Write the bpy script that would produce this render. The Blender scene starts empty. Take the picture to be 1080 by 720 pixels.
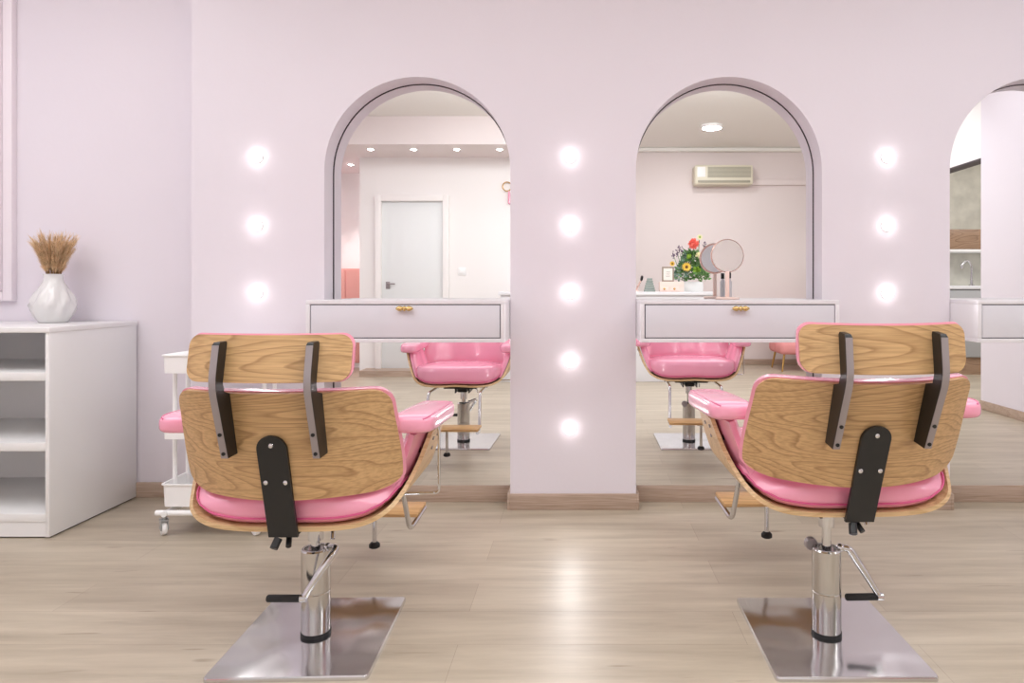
import bpy, bmesh, math, random
from mathutils import Vector, Matrix
PI = math.pi
random.seed(7)
C = bpy.context.scene.collection
SC = bpy.context.scene

# ------------------------------------------------------------------ helpers
def lin(c):
    r = []
    for v in c:
        v /= 255.0
        r.append(v/12.92 if v <= .04045 else ((v+.055)/1.055)**2.4)
    return (r[0], r[1], r[2], 1.0)

def mat(name, rgb, rough=.5, metal=0.0, coat=0.0, spec=.5, emit=None, estr=0.0, trans=0.0, bump=0.0, bscale=80.0, var=0.0, vscale=3.0):
    m = bpy.data.materials.new(name); m.use_nodes = True
    nt = m.node_tree; b = nt.nodes['Principled BSDF']
    b.inputs['Base Color'].default_value = lin(rgb)
    b.inputs['Roughness'].default_value = rough
    b.inputs['Metallic'].default_value = metal
    b.inputs['Coat Weight'].default_value = coat
    b.inputs['Coat Roughness'].default_value = .12
    b.inputs['Specular IOR Level'].default_value = spec
    b.inputs['Transmission Weight'].default_value = trans
    if emit:
        b.inputs['Emission Color'].default_value = lin(emit); b.inputs['Emission Strength'].default_value = estr
    if bump or var:
        tc = nt.nodes.new('ShaderNodeTexCoord')
    if bump:
        n = nt.nodes.new('ShaderNodeTexNoise'); n.inputs['Scale'].default_value = bscale; n.inputs['Detail'].default_value = 3
        bp = nt.nodes.new('ShaderNodeBump'); bp.inputs['Strength'].default_value = bump; bp.inputs['Distance'].default_value = .01
        nt.links.new(tc.outputs['Object'], n.inputs['Vector'])
        nt.links.new(n.outputs['Fac'], bp.inputs['Height']); nt.links.new(bp.outputs['Normal'], b.inputs['Normal'])
    if var:
        n2 = nt.nodes.new('ShaderNodeTexNoise'); n2.inputs['Scale'].default_value = vscale; n2.inputs['Detail'].default_value = 2
        rp = nt.nodes.new('ShaderNodeValToRGB')
        c = lin(rgb)
        rp.color_ramp.elements[0].position = .3; rp.color_ramp.elements[1].position = .7
        rp.color_ramp.elements[0].color = (c[0]*(1-var), c[1]*(1-var), c[2]*(1-var), 1)
        rp.color_ramp.elements[1].color = (min(1, c[0]*(1+var)), min(1, c[1]*(1+var)), min(1, c[2]*(1+var)), 1)
        nt.links.new(tc.outputs['Object'], n2.inputs['Vector'])
        nt.links.new(n2.outputs['Fac'], rp.inputs['Fac']); nt.links.new(rp.outputs['Color'], b.inputs['Base Color'])
    return m

def math_node(nt, op, a, b=None):
    n = nt.nodes.new('ShaderNodeMath'); n.operation = op
    for i, v in enumerate((a, b)):
        if v is None: continue
        if isinstance(v, (int, float)): n.inputs[i].default_value = v
        else: nt.links.new(v, n.inputs[i])
    return n.outputs[0]

def oak_mat(name, light, dark, rings=16.0, sx=1.3, sz=6.5, seed=0.0, rough=.38, amount=.85):
    """veneer: contour lines of a stretched noise field give the cathedral grain, plus fine fibres along x"""
    m = bpy.data.materials.new(name); m.use_nodes = True
    nt = m.node_tree; b = nt.nodes['Principled BSDF']; L = nt.links.new
    tc = nt.nodes.new('ShaderNodeTexCoord')
    mp = nt.nodes.new('ShaderNodeMapping'); mp.inputs['Scale'].default_value = (sx, sz*.4, sz); mp.inputs['Location'].default_value = (seed, seed*.7, seed*1.3)
    L(tc.outputs['Object'], mp.inputs['Vector'])
    n = nt.nodes.new('ShaderNodeTexNoise'); n.inputs['Scale'].default_value = 1.0; n.inputs['Detail'].default_value = 1.2; n.inputs['Roughness'].default_value = .35
    L(mp.outputs['Vector'], n.inputs['Vector'])
    v = math_node(nt, 'MULTIPLY', n.outputs['Fac'], rings)
    # wobble
    mp3 = nt.nodes.new('ShaderNodeMapping'); mp3.inputs['Scale'].default_value = (9, 30, 60)
    L(tc.outputs['Object'], mp3.inputs['Vector'])
    n3 = nt.nodes.new('ShaderNodeTexNoise'); n3.inputs['Scale'].default_value = 1.0; n3.inputs['Detail'].default_value = 3
    L(mp3.outputs['Vector'], n3.inputs['Vector'])
    w = math_node(nt, 'MULTIPLY', n3.outputs['Fac'], .35)
    v = math_node(nt, 'ADD', v, w)
    f = math_node(nt, 'FRACT', v)
    rp = nt.nodes.new('ShaderNodeValToRGB'); cr = rp.color_ramp
    l, d = lin(light), lin(dark)
    mid = tuple(l[i]*.7+d[i]*.3 for i in range(3))+(1,)
    dk = tuple(l[i]*(1-amount)+d[i]*amount for i in range(3))+(1,)
    cr.elements[0].position = 0; cr.elements[0].color = l
    cr.elements[1].position = .55; cr.elements[1].color = tuple(l[i]*.92+d[i]*.08 for i in range(3))+(1,)
    e = cr.elements.new(.78); e.color = mid
    e = cr.elements.new(.9); e.color = dk
    e = cr.elements.new(.97); e.color = mid
    e = cr.elements.new(1.0); e.color = l
    L(f, rp.inputs['Fac'])
    # fibres
    mp2 = nt.nodes.new('ShaderNodeMapping'); mp2.inputs['Scale'].default_value = (7, 120, 260)
    L(tc.outputs['Object'], mp2.inputs['Vector'])
    n2 = nt.nodes.new('ShaderNodeTexNoise'); n2.inputs['Scale'].default_value = 1.0; n2.inputs['Detail'].default_value = 2
    L(mp2.outputs['Vector'], n2.inputs['Vector'])
    rp2 = nt.nodes.new('ShaderNodeValToRGB'); rp2.color_ramp.elements[0].position = .3; rp2.color_ramp.elements[1].position = .62
    rp2.color_ramp.elements[0].color = (.74, .70, .64, 1); rp2.color_ramp.elements[1].color = (1, 1, 1, 1)
    L(n2.outputs['Fac'], rp2.inputs['Fac'])
    mx = nt.nodes.new('ShaderNodeMixRGB'); mx.blend_type = 'MULTIPLY'; mx.inputs['Fac'].default_value = .9
    L(rp.outputs['Color'], mx.inputs['Color1']); L(rp2.outputs['Color'], mx.inputs['Color2'])
    L(mx.outputs['Color'], b.inputs['Base Color'])
    b.inputs['Roughness'].default_value = rough
    return m

def floor_mat(name, a, bcol, dark, rough=.3):
    m = bpy.data.materials.new(name); m.use_nodes = True
    nt = m.node_tree; b = nt.nodes['Principled BSDF']; L = nt.links.new
    tc = nt.nodes.new('ShaderNodeTexCoord')
    br = nt.nodes.new('ShaderNodeTexBrick')
    br.inputs['Color1'].default_value = lin(a); br.inputs['Color2'].default_value = lin(bcol); br.inputs['Mortar'].default_value = lin(dark)
    br.inputs['Scale'].default_value = 1.0; br.inputs['Mortar Size'].default_value = .0008; br.inputs['Mortar Smooth'].default_value = .4
    br.inputs['Brick Width'].default_value = 1.24; br.inputs['Row Height'].default_value = .19; br.offset = .37; br.offset_frequency = 2
    br.inputs['Bias'].default_value = .0
    mpb = nt.nodes.new('ShaderNodeMapping'); mpb.inputs['Location'].default_value = (.33, .06, 0)
    L(tc.outputs['Object'], mpb.inputs['Vector']); L(mpb.outputs['Vector'], br.inputs['Vector'])
    # long grain
    mp = nt.nodes.new('ShaderNodeMapping'); mp.inputs['Scale'].default_value = (1.5, 15, 1)
    L(tc.outputs['Object'], mp.inputs['Vector'])
    n = nt.nodes.new('ShaderNodeTexNoise'); n.inputs['Scale'].default_value = 1.0; n.inputs['Detail'].default_value = 8; n.inputs['Roughness'].default_value = .66; n.inputs['Distortion'].default_value = .3
    L(mp.outputs['Vector'], n.inputs['Vector'])
    rp = nt.nodes.new('ShaderNodeValToRGB'); rp.color_ramp.elements[0].position = .3; rp.color_ramp.elements[1].position = .68
    rp.color_ramp.elements[0].color = (.62, .58, .53, 1); rp.color_ramp.elements[1].color = (1.06, 1.05, 1.03, 1)
    L(n.outputs['Fac'], rp.inputs['Fac'])
    mx = nt.nodes.new('ShaderNodeMixRGB'); mx.blend_type = 'MULTIPLY'; mx.inputs['Fac'].default_value = .75
    L(br.outputs['Color'], mx.inputs['Color1']); L(rp.outputs['Color'], mx.inputs['Color2'])
    # sparse dark knots
    mp2 = nt.nodes.new('ShaderNodeMapping'); mp2.inputs['Scale'].default_value = (2.6, 18, 1); mp2.inputs['Location'].default_value = (3.1, 1.7, 0)
    L(tc.outputs['Object'], mp2.inputs['Vector'])
    n2 = nt.nodes.new('ShaderNodeTexNoise'); n2.inputs['Scale'].default_value = 1.3; n2.inputs['Detail'].default_value = 2
    L(mp2.outputs['Vector'], n2.inputs['Vector'])
    rp2 = nt.nodes.new('ShaderNodeValToRGB'); rp2.color_ramp.elements[0].position = .69; rp2.color_ramp.elements[1].position = .76
    rp2.color_ramp.elements[0].color = (1, 1, 1, 1); rp2.color_ramp.elements[1].color = (.55, .48, .42, 1)
    L(n2.outputs['Fac'], rp2.inputs['Fac'])
    mx2 = nt.nodes.new('ShaderNodeMixRGB'); mx2.blend_type = 'MULTIPLY'; mx2.inputs['Fac'].default_value = .8
    L(mx.outputs['Color'], mx2.inputs['Color1']); L(rp2.outputs['Color'], mx2.inputs['Color2'])
    L(mx2.outputs['Color'], b.inputs['Base Color'])
    b.inputs['Roughness'].default_value = rough
    b.inputs['Specular IOR Level'].default_value = .8
    bp = nt.nodes.new('ShaderNodeBump'); bp.inputs['Strength'].default_value = .06; bp.inputs['Distance'].default_value = .004
    L(n.outputs['Fac'], bp.inputs['Height']); L(bp.outputs['Normal'], b.inputs['Normal'])
    return m

def brushed_mat(name, rgb, rough, bump):
    m = bpy.data.materials.new(name); m.use_nodes = True
    nt = m.node_tree; b = nt.nodes['Principled BSDF']; L = nt.links.new
    b.inputs['Base Color'].default_value = lin(rgb); b.inputs['Metallic'].default_value = 1; b.inputs['Roughness'].default_value = rough
    tc = nt.nodes.new('ShaderNodeTexCoord')
    n = nt.nodes.new('ShaderNodeTexNoise'); n.inputs['Scale'].default_value = 5.5; n.inputs['Detail'].default_value = 1
    L(tc.outputs['Object'], n.inputs['Vector'])
    bp = nt.nodes.new('ShaderNodeBump'); bp.inputs['Strength'].default_value = bump; bp.inputs['Distance'].default_value = .02
    L(n.outputs['Fac'], bp.inputs['Height']); L(bp.outputs['Normal'], b.inputs['Normal'])
    return m

def interp(xs, ys, x):
    if x <= xs[0]: return ys[0]
    if x >= xs[-1]: return ys[-1]
    for i in range(len(xs)-1):
        if x <= xs[i+1]:
            t = (x-xs[i])/(xs[i+1]-xs[i])
            y0 = ys[i-1] if i > 0 else 2*ys[i]-ys[i+1]
            y3 = ys[i+2] if i+2 < len(ys) else 2*ys[i+1]-ys[i]
            y1, y2 = ys[i], ys[i+1]
            h = xs[i+1]-xs[i]
            m1 = (y2-y0)/((xs[i+1]-(xs[i-1] if i > 0 else xs[i]-h)))*h
            m2 = (y3-y1)/(((xs[i+2] if i+2 < len(xs) else xs[i+1]+h)-xs[i]))*h
            t2, t3 = t*t, t*t*t
            return (2*t3-3*t2+1)*y1+(t3-2*t2+t)*m1+(-2*t3+3*t2)*y2+(t3-t2)*m2

def fillet(pts, rad, n=6):
    pts = [Vector(p) for p in pts]
    out = [pts[0]]
    for i in range(1, len(pts)-1):
        a, p, b = pts[i-1], pts[i], pts[i+1]
        d1, d2 = (a-p), (b-p)
        r = min(rad, d1.length*.48, d2.length*.48)
        s, e = p+d1.normalized()*r, p+d2.normalized()*r
        for k in range(n+1):
            t = k/n
            out.append(s*(1-t)**2+p*2*t*(1-t)+e*t*t)
    out.append(pts[-1])
    return out

class MB:
    def __init__(self): self.bm = bmesh.new()
    def merge(self, other):
        me = bpy.data.meshes.new('tmp'); other.to_mesh(me); other.free()
        self.bm.from_mesh(me); bpy.data.meshes.remove(me)
    def box(self, x0, x1, y0, y1, z0, z1, bev=0.0, seg=2, rot=None, pivot=None):
        b = bmesh.new(); bmesh.ops.create_cube(b, size=1.0)
        for v in b.verts:
            v.co = Vector(((x0+x1)/2+v.co.x*(x1-x0), (y0+y1)/2+v.co.y*(y1-y0), (z0+z1)/2+v.co.z*(z1-z0)))
        if bev: bmesh.ops.bevel(b, geom=b.edges[:], offset=bev, segments=seg, profile=.5, affect='EDGES')
        if rot is not None:
            p = Vector(pivot) if pivot is not None else Vector(((x0+x1)/2, (y0+y1)/2, (z0+z1)/2))
            bmesh.ops.rotate(b, verts=b.verts[:], cent=p, matrix=rot)
        self.merge(b); return self
    def grid(self, rows, close_u=False, close_v=False, flip=False):
        bm = self.bm
        V = [[bm.verts.new(p) for p in r] for r in rows]
        nr, nc = len(V), len(V[0])
        for i in range(nr if close_v else nr-1):
            for j in range(nc if close_u else nc-1):
                a, b, c, d = V[i][j], V[i][(j+1) % nc], V[(i+1) % nr][(j+1) % nc], V[(i+1) % nr][j]
                try: bm.faces.new((d, c, b, a) if flip else (a, b, c, d))
                except ValueError: pass
        return V
    def cap(self, ring, flip=False):
        try: self.bm.faces.new(ring[::-1] if flip else ring)
        except ValueError: pass
    def tube(self, pts, r, n=10, caps=True):
        pts = [Vector(p) for p in pts]
        rs = r if isinstance(r, (list, tuple)) else [r]*len(pts)
        t = (pts[1]-pts[0]).normalized()
        up = Vector((0, 0, 1)) if abs(t.z) < .9 else Vector((1, 0, 0))
        u = t.cross(up).normalized()
        rows = []
        for i, p in enumerate(pts):
            if i == 0: tt = (pts[1]-pts[0])
            elif i == len(pts)-1: tt = pts[-1]-pts[-2]
            else: tt = (pts[i+1]-p).normalized()+(p-pts[i-1]).normalized()
            tt = tt.normalized() if tt.length > 1e-9 else t
            u = (u-tt*u.dot(tt)).normalized(); w = tt.cross(u)
            rows.append([p+(u*math.cos(2*PI*k/n)+w*math.sin(2*PI*k/n))*rs[i] for k in range(n)])
        V = self.grid(rows, close_u=True)
        if caps: self.cap(V[0][::-1]); self.cap(V[-1])
        return self
    def cyl(self, p0, p1, r, n=24, r2=None):
        return self.tube([p0, p1], [r, r if r2 is None else r2], n)
    def lathe(self, prof, c=(0, 0, 0), n=32, axis='Z', fn=None, caps=True):
        rows = []
        for (r, h) in prof:
            row = []
            for k in range(n):
                a = 2*PI*k/n
                rr = r*(fn(a, h) if fn else 1)
                x, y = rr*math.cos(a), rr*math.sin(a)
                p = (x, y, h) if axis == 'Z' else ((h, x, y) if axis == 'X' else (y, h, x))
                row.append((c[0]+p[0], c[1]+p[1], c[2]+p[2]))
            rows.append(row)
        V = self.grid(rows, close_u=True)
        if caps: self.cap(V[0][::-1]); self.cap(V[-1])
        return self
    def ball(self, c, r, s=(1, 1, 1), n=16):
        b = bmesh.new(); bmesh.ops.create_uvsphere(b, u_segments=n, v_segments=max(6, n//2), radius=r)
        for v in b.verts: v.co = Vector((c[0]+v.co.x*s[0], c[1]+v.co.y*s[1], c[2]+v.co.z*s[2]))
        self.merge(b); return self
    def prism(self, poly, ax, d0, d1):
        """poly in the plane normal to axis ax, extruded from d0 to d1"""
        def P(a, b, d): return {'X': (d, a, b), 'Y': (a, d, b), 'Z': (a, b, d)}[ax]
        A = [self.bm.verts.new(P(a, b, d0)) for a, b in poly]; B = [self.bm.verts.new(P(a, b, d1)) for a, b in poly]
        self.cap(A); self.cap(B[::-1])
        n = len(poly)
        for i in range(n): self.bm.faces.new((A[(i+1) % n], A[i], B[i], B[(i+1) % n]))
        return self
    def slab(self, F, us, vs, T, D):
        """closed slab: sheet F(u,v), second sheet offset T(u,v) along direction D(u,v)"""
        A = [[Vector(F(u, v)) for u in us] for v in vs]
        B = [[A[i][j]+Vector(D(u, v))*T(u, v) for j, u in enumerate(us)] for i, v in enumerate(vs)]
        bm = self.bm
        VA = [[bm.verts.new(p) for p in r] for r in A]; VB = [[bm.verts.new(p) for p in r] for r in B]
        nr, nc = len(vs), len(us)
        for i in range(nr-1):
            for j in range(nc-1):
                bm.faces.new((VA[i][j], VA[i][j+1], VA[i+1][j+1], VA[i+1][j]))
                bm.faces.new((VB[i+1][j], VB[i+1][j+1], VB[i][j+1], VB[i][j]))
        ra = VA[0]+[VA[i][-1] for i in range(1, nr)]+VA[-1][-2::-1]+[VA[i][0] for i in range(nr-2, 0, -1)]
        rb = VB[0]+[VB[i][-1] for i in range(1, nr)]+VB[-1][-2::-1]+[VB[i][0] for i in range(nr-2, 0, -1)]
        n = len(ra)
        for i in range(n):
            bm.faces.new((ra[(i+1) % n], ra[i], rb[i], rb[(i+1) % n]))
        return self
    def build(self, name, m, parent=None, smooth=40):
        bmesh.ops.recalc_face_normals(self.bm, faces=self.bm.faces[:])
        me = bpy.data.meshes.new(name); self.bm.to_mesh(me); self.bm.free()
        if smooth:
            for p in me.polygons: p.use_smooth = True
            me.set_sharp_from_angle(angle=math.radians(smooth))
        o = bpy.data.objects.new(name, me); C.objects.link(o)
        if m is not None:
            for mm in (m if isinstance(m, (list, tuple)) else [m]): me.materials.append(mm)
        if parent is not None: o.parent = parent
        return o

def tag(o, label, cat, group=None, kind=None):
    if label: o['label'] = label
    if cat: o['category'] = cat
    if group: o['group'] = group
    if kind: o['kind'] = kind
    return o
def thing(name, label, cat, loc=(0, 0, 0), rz=0, group=None):
    o = bpy.data.objects.new(name, None); C.objects.link(o); o.empty_display_size = .1
    o.location = loc; o.rotation_euler = (0, 0, rz)
    return tag(o, label, cat, group)
def dup(root, loc, rz=0, label=None):
    r = root.copy(); C.objects.link(r); r.location = loc; r.rotation_euler = (0, 0, rz)
    if label: r['label'] = label
    for ch in list(root.children):
        c = ch.copy(); C.objects.link(c); c.parent = r
        for g in ch.children:
            d = g.copy(); C.objects.link(d); d.parent = c
    return r
def struct(name, mb, m, parent=None, smooth=40, label=None):
    o = mb.build(name, m, parent, smooth)
    if parent is None: o['kind'] = 'structure'
    if label: o['label'] = label
    return o

# ------------------------------------------------------------------ materials
M = dict(
    wall=mat('pale_pink_plaster', (229, 223, 231), .55, bump=.03, bscale=60, var=.015, vscale=1.2),
    wall_back=mat('warm_pink_plaster', (228, 217, 216), .6),
    wall_white=mat('white_plaster', (244, 241, 240), .6),
    ceiling=mat('ceiling_white', (240, 238, 234), .7),
    trim=mat('white_moulding', (240, 232, 238), .4),
    lacquer=mat('white_lacquer', (234, 233, 237), .35),
    drawer=mat('drawer_lacquer', (222, 222, 229), .35),
    gap=mat('shadow_gap', (70, 66, 70), .8),
    brass=mat('polished_brass', (228, 198, 136), .22, metal=1),
    mirror=mat('mirror_silver', (246, 246, 246), .0, metal=1),
    medge=mat('mirror_edge', (74, 66, 70), .5),
    bulb=mat('lit_bulb', (255, 255, 255), .4, emit=(255, 247, 244), estr=7),
    white_metal=mat('white_powder_coat', (246, 246, 246), .35),
    shelfwhite=mat('white_melamine', (236, 236, 236), .3),
    ceramic=mat('white_ceramic', (226, 226, 225), .25, coat=.4),
    pampas=mat('dried_grass_tan', (228, 198, 158), .9, var=.2, vscale=30),
    pampas_stem=mat('dried_stem', (150, 112, 70), .9),
    pink=mat('pink_vinyl', (243, 162, 188), .24, coat=.7, bump=.03, bscale=14, var=.04, vscale=6),
    piping=mat('pink_piping', (214, 92, 140), .35, coat=.4),
    black=mat('black_metal', (24, 24, 26), .38),
    alu=mat('grey_aluminium', (158, 150, 152), .4, metal=.3),
    rubber=mat('black_rubber', (26, 26, 28), .6),
    chrome=mat('chrome', (214, 214, 216), .07, metal=1),
    steel=brushed_mat('polished_steel_plate', (214, 214, 216), .14, .38),
    column=mat('satin_steel', (200, 198, 196), .16, metal=1),
    castergrey=mat('caster_grey', (176, 180, 182), .35, metal=.4),
    door=mat('white_door_paint', (232, 235, 236), .4),
    pinkcab=mat('salmon_pink', (238, 172, 162), .45),
    velvet=mat('pink_velvet', (226, 150, 150), .85),
    gold=mat('gold_metal', (205, 165, 100), .3, metal=1),
    leaf=mat('leaf_green', (104, 146, 84), .6, var=.35, vscale=40),
    leafblue=mat('eucalyptus_green', (138, 166, 152), .7, var=.2, vscale=40),
    coral=mat('coral_petal', (246, 136, 122), .6),
    yellow=mat('yellow_petal', (244, 206, 88), .6),
    lime=mat('lime_petal', (150, 186, 70), .6),
    cream=mat('cream_petal', (240, 234, 196), .6),
    violet=mat('violet_sprig', (120, 100, 120), .7),
    brown=mat('brown_centre', (120, 82, 40), .8),
    rosegold=mat('rose_gold', (226, 190, 178), .25, metal=.7),
    blush=mat('blush_plastic', (240, 214, 204), .4),
    taupe=mat('taupe_frame', (150, 136, 122), .5),
    paper=mat('paper', (238, 232, 226), .7),
    ink=mat('ink', (110, 100, 96), .7),
    glass=mat('clear_glass', (250, 250, 250), .03, trans=1.0),
    sage=mat('grey_green', (140, 152, 146), .6),
    ac=mat('air_conditioner_cream', (224, 218, 198), .4),
    acgrey=mat('grille_grey', (164, 160, 144), .5),
    lamp=mat('lamp_diffuser', (255, 255, 255), .5, emit=(255, 252, 244), estr=3),
    spotlens=mat('spot_lens', (255, 255, 255), .5, emit=(255, 250, 244), estr=22),
    marble=mat('pale_marble', (214, 212, 200), .3, var=.12, vscale=7),
    bottle=mat('smoky_bottle', (196, 194, 198), .1, coat=.5),
    grey=mat('grey_front', (176, 176, 178), .4),
)
M['oak'] = oak_mat('oak_veneer', (212, 174, 126), (146, 106, 64), rings=24, sx=1.1, sz=9, seed=2.0, amount=.62)
M['oak2'] = oak_mat('oak_veneer_edge', (222, 190, 146), (186, 146, 98), seed=5.3, amount=.5)
M['oakhead'] = oak_mat('oak_veneer_headrest', (212, 174, 126), (146, 106, 64), rings=24, sx=1.2, sz=9, seed=9.1, amount=.62)
M['step'] = oak_mat('oak_footplate', (206, 164, 112), (160, 116, 70), seed=1.0, amount=.5)
M['skirt'] = oak_mat('taupe_wood_skirting', (190, 168, 152), (160, 138, 122), rings=6, sx=.7, sz=10, seed=3.0, amount=.4, rough=.45)
M['walnut'] = oak_mat('ribbed_brown_wood', (170, 140, 116), (120, 92, 70), seed=4.0, amount=.6)
M['floor'] = floor_mat('oak_plank_floor', (197, 186, 168), (185, 173, 155), (160, 143, 126), .39)

# ------------------------------------------------------------------ camera
CAMZ = .96
cam = bpy.data.cameras.new('camera'); camo = bpy.data.objects.new('camera', cam); C.objects.link(camo)
camo.location = (0, 0, CAMZ); camo.rotation_euler = (PI/2, 0, 0)
cam.sensor_width = 36; cam.lens = 24.0; cam.shift_x = -72/1080; cam.shift_y = -56/1080; cam.clip_start = .02
SC.camera = camo
SC.view_settings.view_transform = 'Standard'
SC.view_settings.look = 'None'

# ------------------------------------------------------------------ room shell
YW, YM, YS = 2.967, 3.07, 3.142            # wall face, mirror plane, set-back wall
H = 2.72
NX = [-.708, .646, 2.010]; NH = .404; ZS = 1.475   # niche centres, half width, spring line
XL, XR, YB = -3.3, 3.2, -2.46

def arch(cx, h, z0, zs, n=40):
    """outline of an arch from the lower left, over the top, to the lower right (x, z)"""
    p = [(cx-h, z0)]
    for k in range(n+1):
        a = PI-PI*k/n
        p.append((cx+h*math.cos(a), zs+h*math.sin(a)))
    p.append((cx+h, z0))
    return p

m = MB()
def quad(a, b, c, d): m.bm.faces.new([m.bm.verts.new(p) for p in (a, b, c, d)])
xs = [-1.69]
for cx in NX: xs += [cx-NH, cx+NH]
xs.append(XR)
for i in range(0, len(xs), 2):
    quad((xs[i], YW, 0), (xs[i+1], YW, 0), (xs[i+1], YW, H), (xs[i], YW, H))
for cx in NX:
    A = arch(cx, NH, 0, ZS)
    for (x0, z0), (x1, z1) in zip(A[:-1], A[1:]):
        if abs(x1-x0) > 1e-6: quad((x0, YW, z0), (x1, YW, z1), (x1, YW, H), (x0, YW, H))
        quad((x0, YW, z0), (x0, YM+.02, z0), (x1, YM+.02, z1), (x1, YW, z1))
    quad((cx-NH-.01, YM+.02, 0), (cx+NH+.01, YM+.02, 0), (cx+NH+.01, YM+.02, 2.0), (cx-NH-.01, YM+.02, 2.0))
quad((-1.69, YW, 0), (-1.69, YS+.05, 0), (-1.69, YS+.05, H), (-1.69, YW, H))
bmesh.ops.remove_doubles(m.bm, verts=m.bm.verts[:], dist=1e-5)
struct('wall_front', m, M['wall'], smooth=0)
struct('wall_alcove', MB().box(XL, -1.69, YS, YS+.1, 0, H), M['wall'])
struct('floor', MB().box(XL, 6.2, -3.2, 3.25, -.06, 0), M['floor'])
struct('ceiling', MB().box(XL, 6.2, -3.2, 3.25, H, H+.06), M['ceiling'])
struct('wall_left', MB().box(XL-.1, XL, -3.2, 3.25, 0, H), M['wall'])
struct('wall_right', MB().box(XR, XR+.1, .69, YW, 0, H), M['wall'])
struct('wall_lintel', MB().box(XR, XR+.1, -2.46, .69, 2.0, H), M['wall_white'])
struct('trim_1', MB().box(XR-.004, XR+.104, -2.46, .69, 1.985, 2.0), M['medge'])
struct('wall_kitchen', MB().box(6.1, 6.2, -3.2, 3.25, 0, H), M['wall_white'])
struct('wall_back', MB().box(-.1, XR+.1, YB-.1, YB, 0, H), M['wall_back'])
struct('wall_back_door', MB().box(-2.48, -.1, -1.63, -1.53, 0, H), M['wall_white'])
struct('wall_side_left', MB().box(-2.48, -2.38, -2.6, -1.63, 0, H), M['wall_white'])
struct('wall_side_right', MB().box(-.2, -.1, -2.46, -1.63, 0, H), M['wall_back'])
struct('wall_back_left', MB().box(XL, -2.38, -2.7, -2.6, 0, H), M['wall_white'])
struct('ceiling_bulkhead', MB().box(XL+.002, -.096, -2.598, -.83, 2.43, H-.001), M['wall_back'])
struct('floor_step', MB().box(-2.40, -.1, -1.53, -1.27, 0, .065), M['skirt'])
m = MB().box(-.1, XR, YB, YB+.09, H-.05, H, .015)
struct('trim_2', m, M['ceiling'])                     # cornice on the back wall

def base(n, x0, x1, y, z=.07, t=.013):
    return struct('baseboard_'+n, MB().box(x0, x1, y-t, y, 0, z, .003), M['skirt'])
base('alcove', XL, -1.69, YS)
for n, a, b in (('left_pier', -1.69, NX[0]-NH), ('middle_pier', NX[0]+NH, NX[1]-NH), ('right_pier', NX[1]+NH, NX[2]-NH), ('far_pier', NX[2]+NH, XR)):
    mm = MB().box(a-.0, b+.0, YW-.013, YW, 0, .07, .003)
    if n != 'left_pier': mm.box(a-.013, a+.0005, YW-.013, YM, 0, .07, .003)
    if n != 'far_pier': mm.box(b-.0005, b+.013, YW-.013, YM, 0, .07, .003)
    struct('baseboard_'+n, mm, M['skirt'])
for i, cx in enumerate(NX):
    struct('baseboard_niche_'+'abc'[i], MB().box(cx-NH+.013, cx+NH-.013, YM-.004, YM+.018, 0, .075, .002), M['skirt'])
struct('baseboard_right', MB().box(XR-.013, XR, .69, YW-.013, 0, .07, .003), M['skirt'])
struct('baseboard_back', MB().box(-.1, XR, YB, YB+.013, 0, .07, .003), M['skirt'])
# moulded frame on the set-back wall at the left
m = MB()
for k, (o, w, d) in enumerate(((0, .045, .03), (.045, .02, .045), (.065, .03, .022), (.11, .014, .03))):
    x1, z0 = -2.592-o, .902+o
    m.box(x1-w, x1, YS-d, YS+.005, z0, 2.5, .006)
    m.box(XL+.02, x1-w, YS-d, YS+.005, z0, z0+w, .006)
struct('trim_3', m, M['trim'])

# ------------------------------------------------------------------ arched mirrors
mirror_labels = ['arched mirror on the left reflecting the white door, above and below the left drawer unit',
                 'arched mirror in the middle reflecting the flowers and the air conditioner',
                 'arched mirror cut off by the right edge of the photo']
for i, cx in enumerate(NX):
    t = thing('arched_mirror', mirror_labels[i], 'mirror', (cx, YM, .075), 0, 'arched mirrors in the wall niches')
    MB().prism(arch(0, NH-.0035, 0, ZS-.075), 'Y', 0.001, .012).build('glass', M['mirror'], t, 20)
    o = arch(0, NH-.0002, 0, ZS-.075); q = arch(0, NH-.0045, 0, ZS-.075)
    e = MB()
    for k in range(len(o)-1):
        e.bm.faces.new([e.bm.verts.new((p[0], -.0015, p[1])) for p in (o[k], o[k+1], q[k+1], q[k])])
    e.build('edge', M['medge'], t)

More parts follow.
